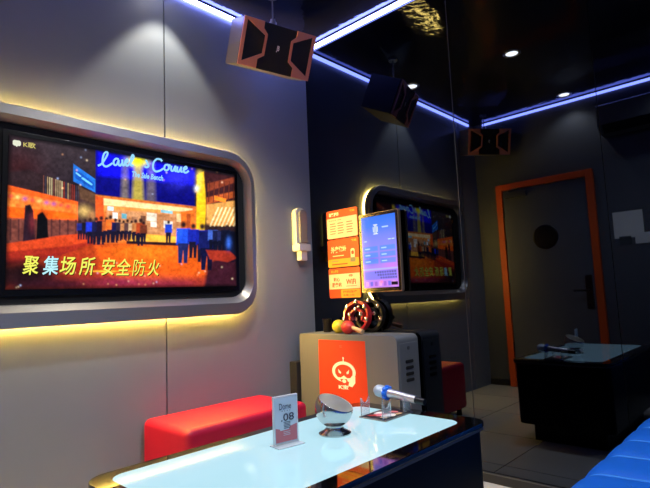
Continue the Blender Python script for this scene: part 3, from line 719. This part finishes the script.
bm = bmesh.new(); prism(bm, rrect(TX[0]+.085,TX[1]-.08,TY[0]+.14,TY[1]-.08,.02,6), 0, .1125, XY(0)); obj('plinth', bm, 'table_body', tbl, off)
Z = TZ-.0026

# number sign
sg = thing('table_sign', 'small clear stand with a printed card numbered .08 on the lit table', 'table sign', (1.262,-1.432,Z)); sg.rotation_euler = (0,0,math.radians(-9))
bm = bmesh.new(); box(bm, (-.004,.004), (-.0465,.0465), (0,.154), 0, .0008, 1); box(bm, (-.02,.035), (-.05,.05), (0,.004), 0, .0008, 1); obj('holder', bm, 'acrylic_frosted', sg)
bm = bmesh.new(); kk = [0]
def cp(P, mi):
    kk[0] += 1; bm.faces.new([bm.verts.new((.0046+.0001*kk[0], (s-.5)*.086, .009+(1-t)*.14)) for s, t in P]).material_index = mi
prism(bm, [(-.043,.009),(.043,.009),(.043,.149),(-.043,.149)], 0, .0004, YZ(.0042), 0)
cp([(.03,.66),(.2,.69),(.24,.73),(.6,.72),(.66,.66),(.97,.62),(.97,.98),(.03,.98)], 1)
sgp = lambda a, b: (.006, (a-.5)*.086, .009+(1-b)*.14)
put_text(bm, 'Dome', (.2,.27), (.72,.13), sgp, 2, .0); put_text(bm, '· · · ·', (.3,.315), (.68,.295), sgp, 2, .04); put_text(bm, '.08', (.26,.53), (.84,.36), sgp, 2, .012)
for r in range(5): cp([(.38,.55+r*.032),(.68,.55+r*.032),(.68,.565+r*.032),(.38,.565+r*.032)], 2)
for r in range(3): cp([(.36,.76+r*.035),(.66,.76+r*.035),(.66,.77+r*.035),(.36,.77+r*.035)], 0)
obj('card', bm, ['sign_pale','sign_pink','sign_ink'], sg, smooth=0, normals=False)

# steel bowl: a ball cut open at a slant on a flared foot
bw = thing('steel_bowl', 'round stainless steel bowl with a slanted opening on a flared foot', 'bowl', (1.303,-1.246,Z))
R = .065; zc = .085
nrm = Vector((.404,.095,.91)).normalized()
bm = bmesh.new(); Mr = Matrix.Translation((0,0,zc)) @ nrm.to_track_quat('Z','Y').to_matrix().to_4x4()
def cap_prof(r, top): return [(0,-r)]+[(r*math.cos(a), r*math.sin(a)) for a in [math.radians(-86+k*(top+86)/22) for k in range(23)]]
lathe(bm, cap_prof(R,17)+[((R-.0012)*math.cos(math.radians(19)),(R-.0012)*math.sin(math.radians(19)))], Mr, 48, 0, close=False)
obj('shell', bm, 'steel', bw, smooth=60)
bm = bmesh.new(); lathe(bm, cap_prof(R-.0025,18)+[((R-.0004)*math.cos(math.radians(18)),(R-.0004)*math.sin(math.radians(18)))], Mr, 48, 0, close=False); obj('lining', bm, 'steel_inside', bw, smooth=60)['label'] = 'brushed steel inside'
bm = bmesh.new(); lathe(bm, [(0,0),(.054,0),(.055,.004),(.045,.009),(.033,.016),(.028,.026),(.034,.036),(0,.036)], seg=40); obj('foot', bm, 'steel', bw, smooth=60)

# microphone rack and microphone
rk = thing('microphone_rack', 'small clear microphone rack with a pink printed card in its tray', 'microphone rack', (1.293,-.94,Z)); off = (1.293,-.94,Z)
bm = bmesh.new(); box(bm, (1.230,1.357), (-1.030,-.850), (Z,Z+.006), 0, .002); box(bm, (1.238,1.349), (-1.022,-.858), (Z+.0062,Z+.0075), 1); obj('tray', bm, ['silver','card_dark'], rk, off)
bm = bmesh.new()
for x, y, rx, ry, mi in ((1.29,-.975,.03,.028,0),(1.27,-1.0,.018,.012,2),(1.32,-.96,.022,.03,1),(1.265,-.95,.014,.02,1),(1.3,-.905,.02,.016,0),(1.335,-.92,.01,.018,3),(1.325,-1.0,.012,.012,3)):
    bm.faces.new([bm.verts.new((x+rx*(1+.2*math.cos(3*a))*math.cos(a), y+ry*(1+.25*math.sin(2*a))*math.sin(a), Z+.0082+mi*.0001)) for a in [2*PI*k/18 for k in range(18)]]).material_index = mi
obj('card', bm, ['card_pink','print_white','maraca_red','wood_pale'], rk, off, normals=False)['label'] = 'pink and white printed card'
for y in (-1.005,-.872):
    for x, hh in ((1.243,.062),(1.343,.052)):
        bm = bmesh.new(); prism(bm, [(y-.025,Z+.006),(y+.025,Z+.006),(y+.025,Z+hh+.014),(y+.021,Z+hh+.01),(y+.012,Z+hh-.004),(y,Z+hh-.009),(y-.012,Z+hh-.004),(y-.021,Z+hh+.01),(y-.025,Z+hh+.014)], -.0025, .0025, YZ(x), 0, .0006)
        obj('upright', bm, 'acrylic_clear', rk, off)
ma, mb = Vector((1.192,-.872,Z+.0765)), Vector((1.425,-.872,Z+.052)); dm = (mb-ma).normalized()
mc = thing('microphone', 'silver microphone with a bright blue ring, lying on the clear rack', 'microphone', ma)
q = dm.to_track_quat('Z','Y').to_matrix().to_4x4()
L = (mb-ma).length
bm = bmesh.new(); lathe(bm, [(0,-.004),(.014,-.001),(.022,.009),(.0245,.021),(.0245,.036),(.021,.048),(0,.048)], q, 32); obj('grille', bm, 'mic_head', mc)
bm = bmesh.new(); lathe(bm, [(.017,.048),(.0235,.05),(.0235,.066),(.017,.068)], q, 32)
for k in range(8):
    M = q @ Matrix.Rotation(2*PI*k/8,4,'Z'); box(bm, (.02,.029), (-.006,.006), (.0505,.0655), 0, .002, 2, M)
obj('ring', bm, 'mic_blue', mc)['label'] = 'bright blue anti-roll ring'
bm = bmesh.new(); lathe(bm, [(0,.066),(.0175,.066),(.0165,.1),(.0145,L-.04),(0,L-.04)], q, 32); obj('body', bm, 'mic_body', mc)
bm = bmesh.new(); lathe(bm, [(0,L-.04),(.0135,L-.04),(.0125,L-.012),(.0125,L),(0,L)], q, 32); obj('tail', bm, 'black_plastic', mc)

# ------------------------------------------------------------------ blue sofa
sf = thing('sofa', 'bright blue channelled leather sofa along the right wall', 'sofa', (2.5,-1.3,0)); off = (2.5,-1.3,0)
SX, SZ, SR = 1.943, .44, .085
prof = [(SX+.02,.10),(SX,.16),(SX,.26)]+[(SX+SR-SR*math.cos(math.radians(a)), SZ-SR+SR*math.sin(math.radians(a))) for a in range(0,91,10)]+[(2.2,SZ+.006),(2.35,SZ+.008),(2.55,SZ),(2.72,SZ-.02)]
y0, y1, pitch = -2.5, -.03, .215
ph = -.43
ny2 = int((y1-y0)/.0125)
bm = bmesh.new(); rows = []
for j in range(ny2+1):
    y = y0+(y1-y0)*j/ny2; dd = abs(((y-ph+pitch/2) % pitch)-pitch/2)/(pitch/2); puff = .016*(1-(1-min(1,dd))**4)-.016
    row = []
    for k, (x, z) in enumerate(prof):
        a = prof[max(k-1,0)]; b2 = prof[min(k+1,len(prof)-1)]; tx, tz = b2[0]-a[0], b2[1]-a[1]; l = math.hypot(tx,tz)
        row.append(bm.verts.new((x-tz/l*puff, y, z+tx/l*puff)))
    rows.append(row)
for A, B in zip(rows, rows[1:]):
    for k in range(len(prof)-1): bm.faces.new((A[k],A[k+1],B[k+1],B[k]))
for row in (rows[0], rows[-1]): bm.faces.new(row+[bm.verts.new((2.72,row[0].co.y,.10))])
st = obj('seat', bm, 'blue_leather', sf, off, smooth=50)
bm = bmesh.new(); y = ph
while y-pitch > y0: y -= pitch
while y < y1-.02:
    P = []
    for k, (x, z) in enumerate(prof):
        a = prof[max(k-1,0)]; b2 = prof[min(k+1,len(prof)-1)]; tx, tz = b2[0]-a[0], b2[1]-a[1]; l = math.hypot(tx,tz); P.append((x+tz/l*.012,y,z-tx/l*.012))
    tube(bm, P, .004, 8); y += pitch
obj('seam_piping', bm, 'blue_piping', st, off)['label'] = 'lighter blue seam piping'
bm = bmesh.new(); box(bm, (2.70,2.97), (-2.5,-.03), (.1,.84), 0, .05, 4); obj('backrest', bm, 'blue_leather', sf, off, smooth=60)
bm = bmesh.new(); box(bm, (2.04,2.95), (-2.47,-.06), (0,.13)); obj('base', bm, 'black_plastic', sf, off)

# ------------------------------------------------------------------ things on the door wall, seen in the mirror
def sheet(label, x, z, m, d):
    bm = bmesh.new(); box(bm, x, (-D+.0002,-D+d), z, 0); o = obj('paper_notice', bm, m, None, ((x[0]+x[1])/2,-D,z[0])); o.location = ((x[0]+x[1])/2,-D,z[0]); tag(o, label, 'notice', 'paper notices beside the door')
sheet('large pale paper notice beside the orange door frame', (1.297,1.535), (1.405,1.645), 'paper', .003)
sheet('small pale paper slip overlapping the large notice at its lower corner', (1.46,1.60), (1.345,1.44), 'paper', .006)
sheet('small dark card under the large paper notice', (1.335,1.43), (1.345,1.42), 'paper_dark', .006)
ac = thing('air_conditioner', 'long grey air conditioner high on the door wall, seen in the mirror', 'air conditioner', (1.7,-D,2.35)); off = (1.7,-D,2.35)
bm = bmesh.new(); prism(bm, [(0,2.36),(.12,2.36),(.19,2.43),(.2,2.6),(.17,2.62),(0,2.62)], 1.29, 2.1, lambda p, q, h: (h,-D+p,q), 0, .004); obj('casing', bm, 'ac_white', ac, off)
bm = bmesh.new(); prism(bm, [(.125,2.362),(.192,2.43),(.196,2.427),(.129,2.358)], 1.33, 2.06, lambda p, q, h: (h,-D+p,q)); obj('outlet_flap', bm, 'dark_gap', ac, off)

# ------------------------------------------------------------------ camera and view
F, yaw, pit, rol = 505.99, math.radians(43.13), math.radians(5.994), math.radians(2.389)
fw = Vector((-math.sin(yaw)*math.cos(pit), math.cos(yaw)*math.cos(pit), math.sin(pit))); rt = Vector((math.cos(yaw), math.sin(yaw), 0)); up = rt.cross(fw)
Rr = rt*math.cos(rol)-up*math.sin(rol); Uu = up*math.cos(rol)+rt*math.sin(rol)
cd = bpy.data.cameras.new('camera'); cam = bpy.data.objects.new('camera', cd); C.objects.link(cam)
cd.sensor_fit = 'HORIZONTAL'; cd.sensor_width = 36; cd.lens = 36*F/650; cd.clip_start = .02
cam.matrix_world = Matrix(((Rr.x,Uu.x,-fw.x,2.512),(Rr.y,Uu.y,-fw.y,-2.547),(Rr.z,Uu.z,-fw.z,.986),(0,0,0,1)))
S.camera = cam
w = bpy.data.worlds.new('world'); S.world = w; w.use_nodes = True
w.node_tree.nodes['Background'].inputs['Color'].default_value = (.01,.012,.02,1); w.node_tree.nodes['Background'].inputs['Strength'].default_value = .3
S.view_settings.view_transform = 'Standard'; S.view_settings.look = 'None'; S.view_settings.gamma = 1; S.view_settings.exposure = 0
S.view_settings.use_curve_mapping = False
S.cycles.max_bounces = 10; S.cycles.glossy_bounces = 6; S.cycles.transmission_bounces = 8; S.cycles.use_denoising = True
S.cycles.sample_clamp_indirect = 6
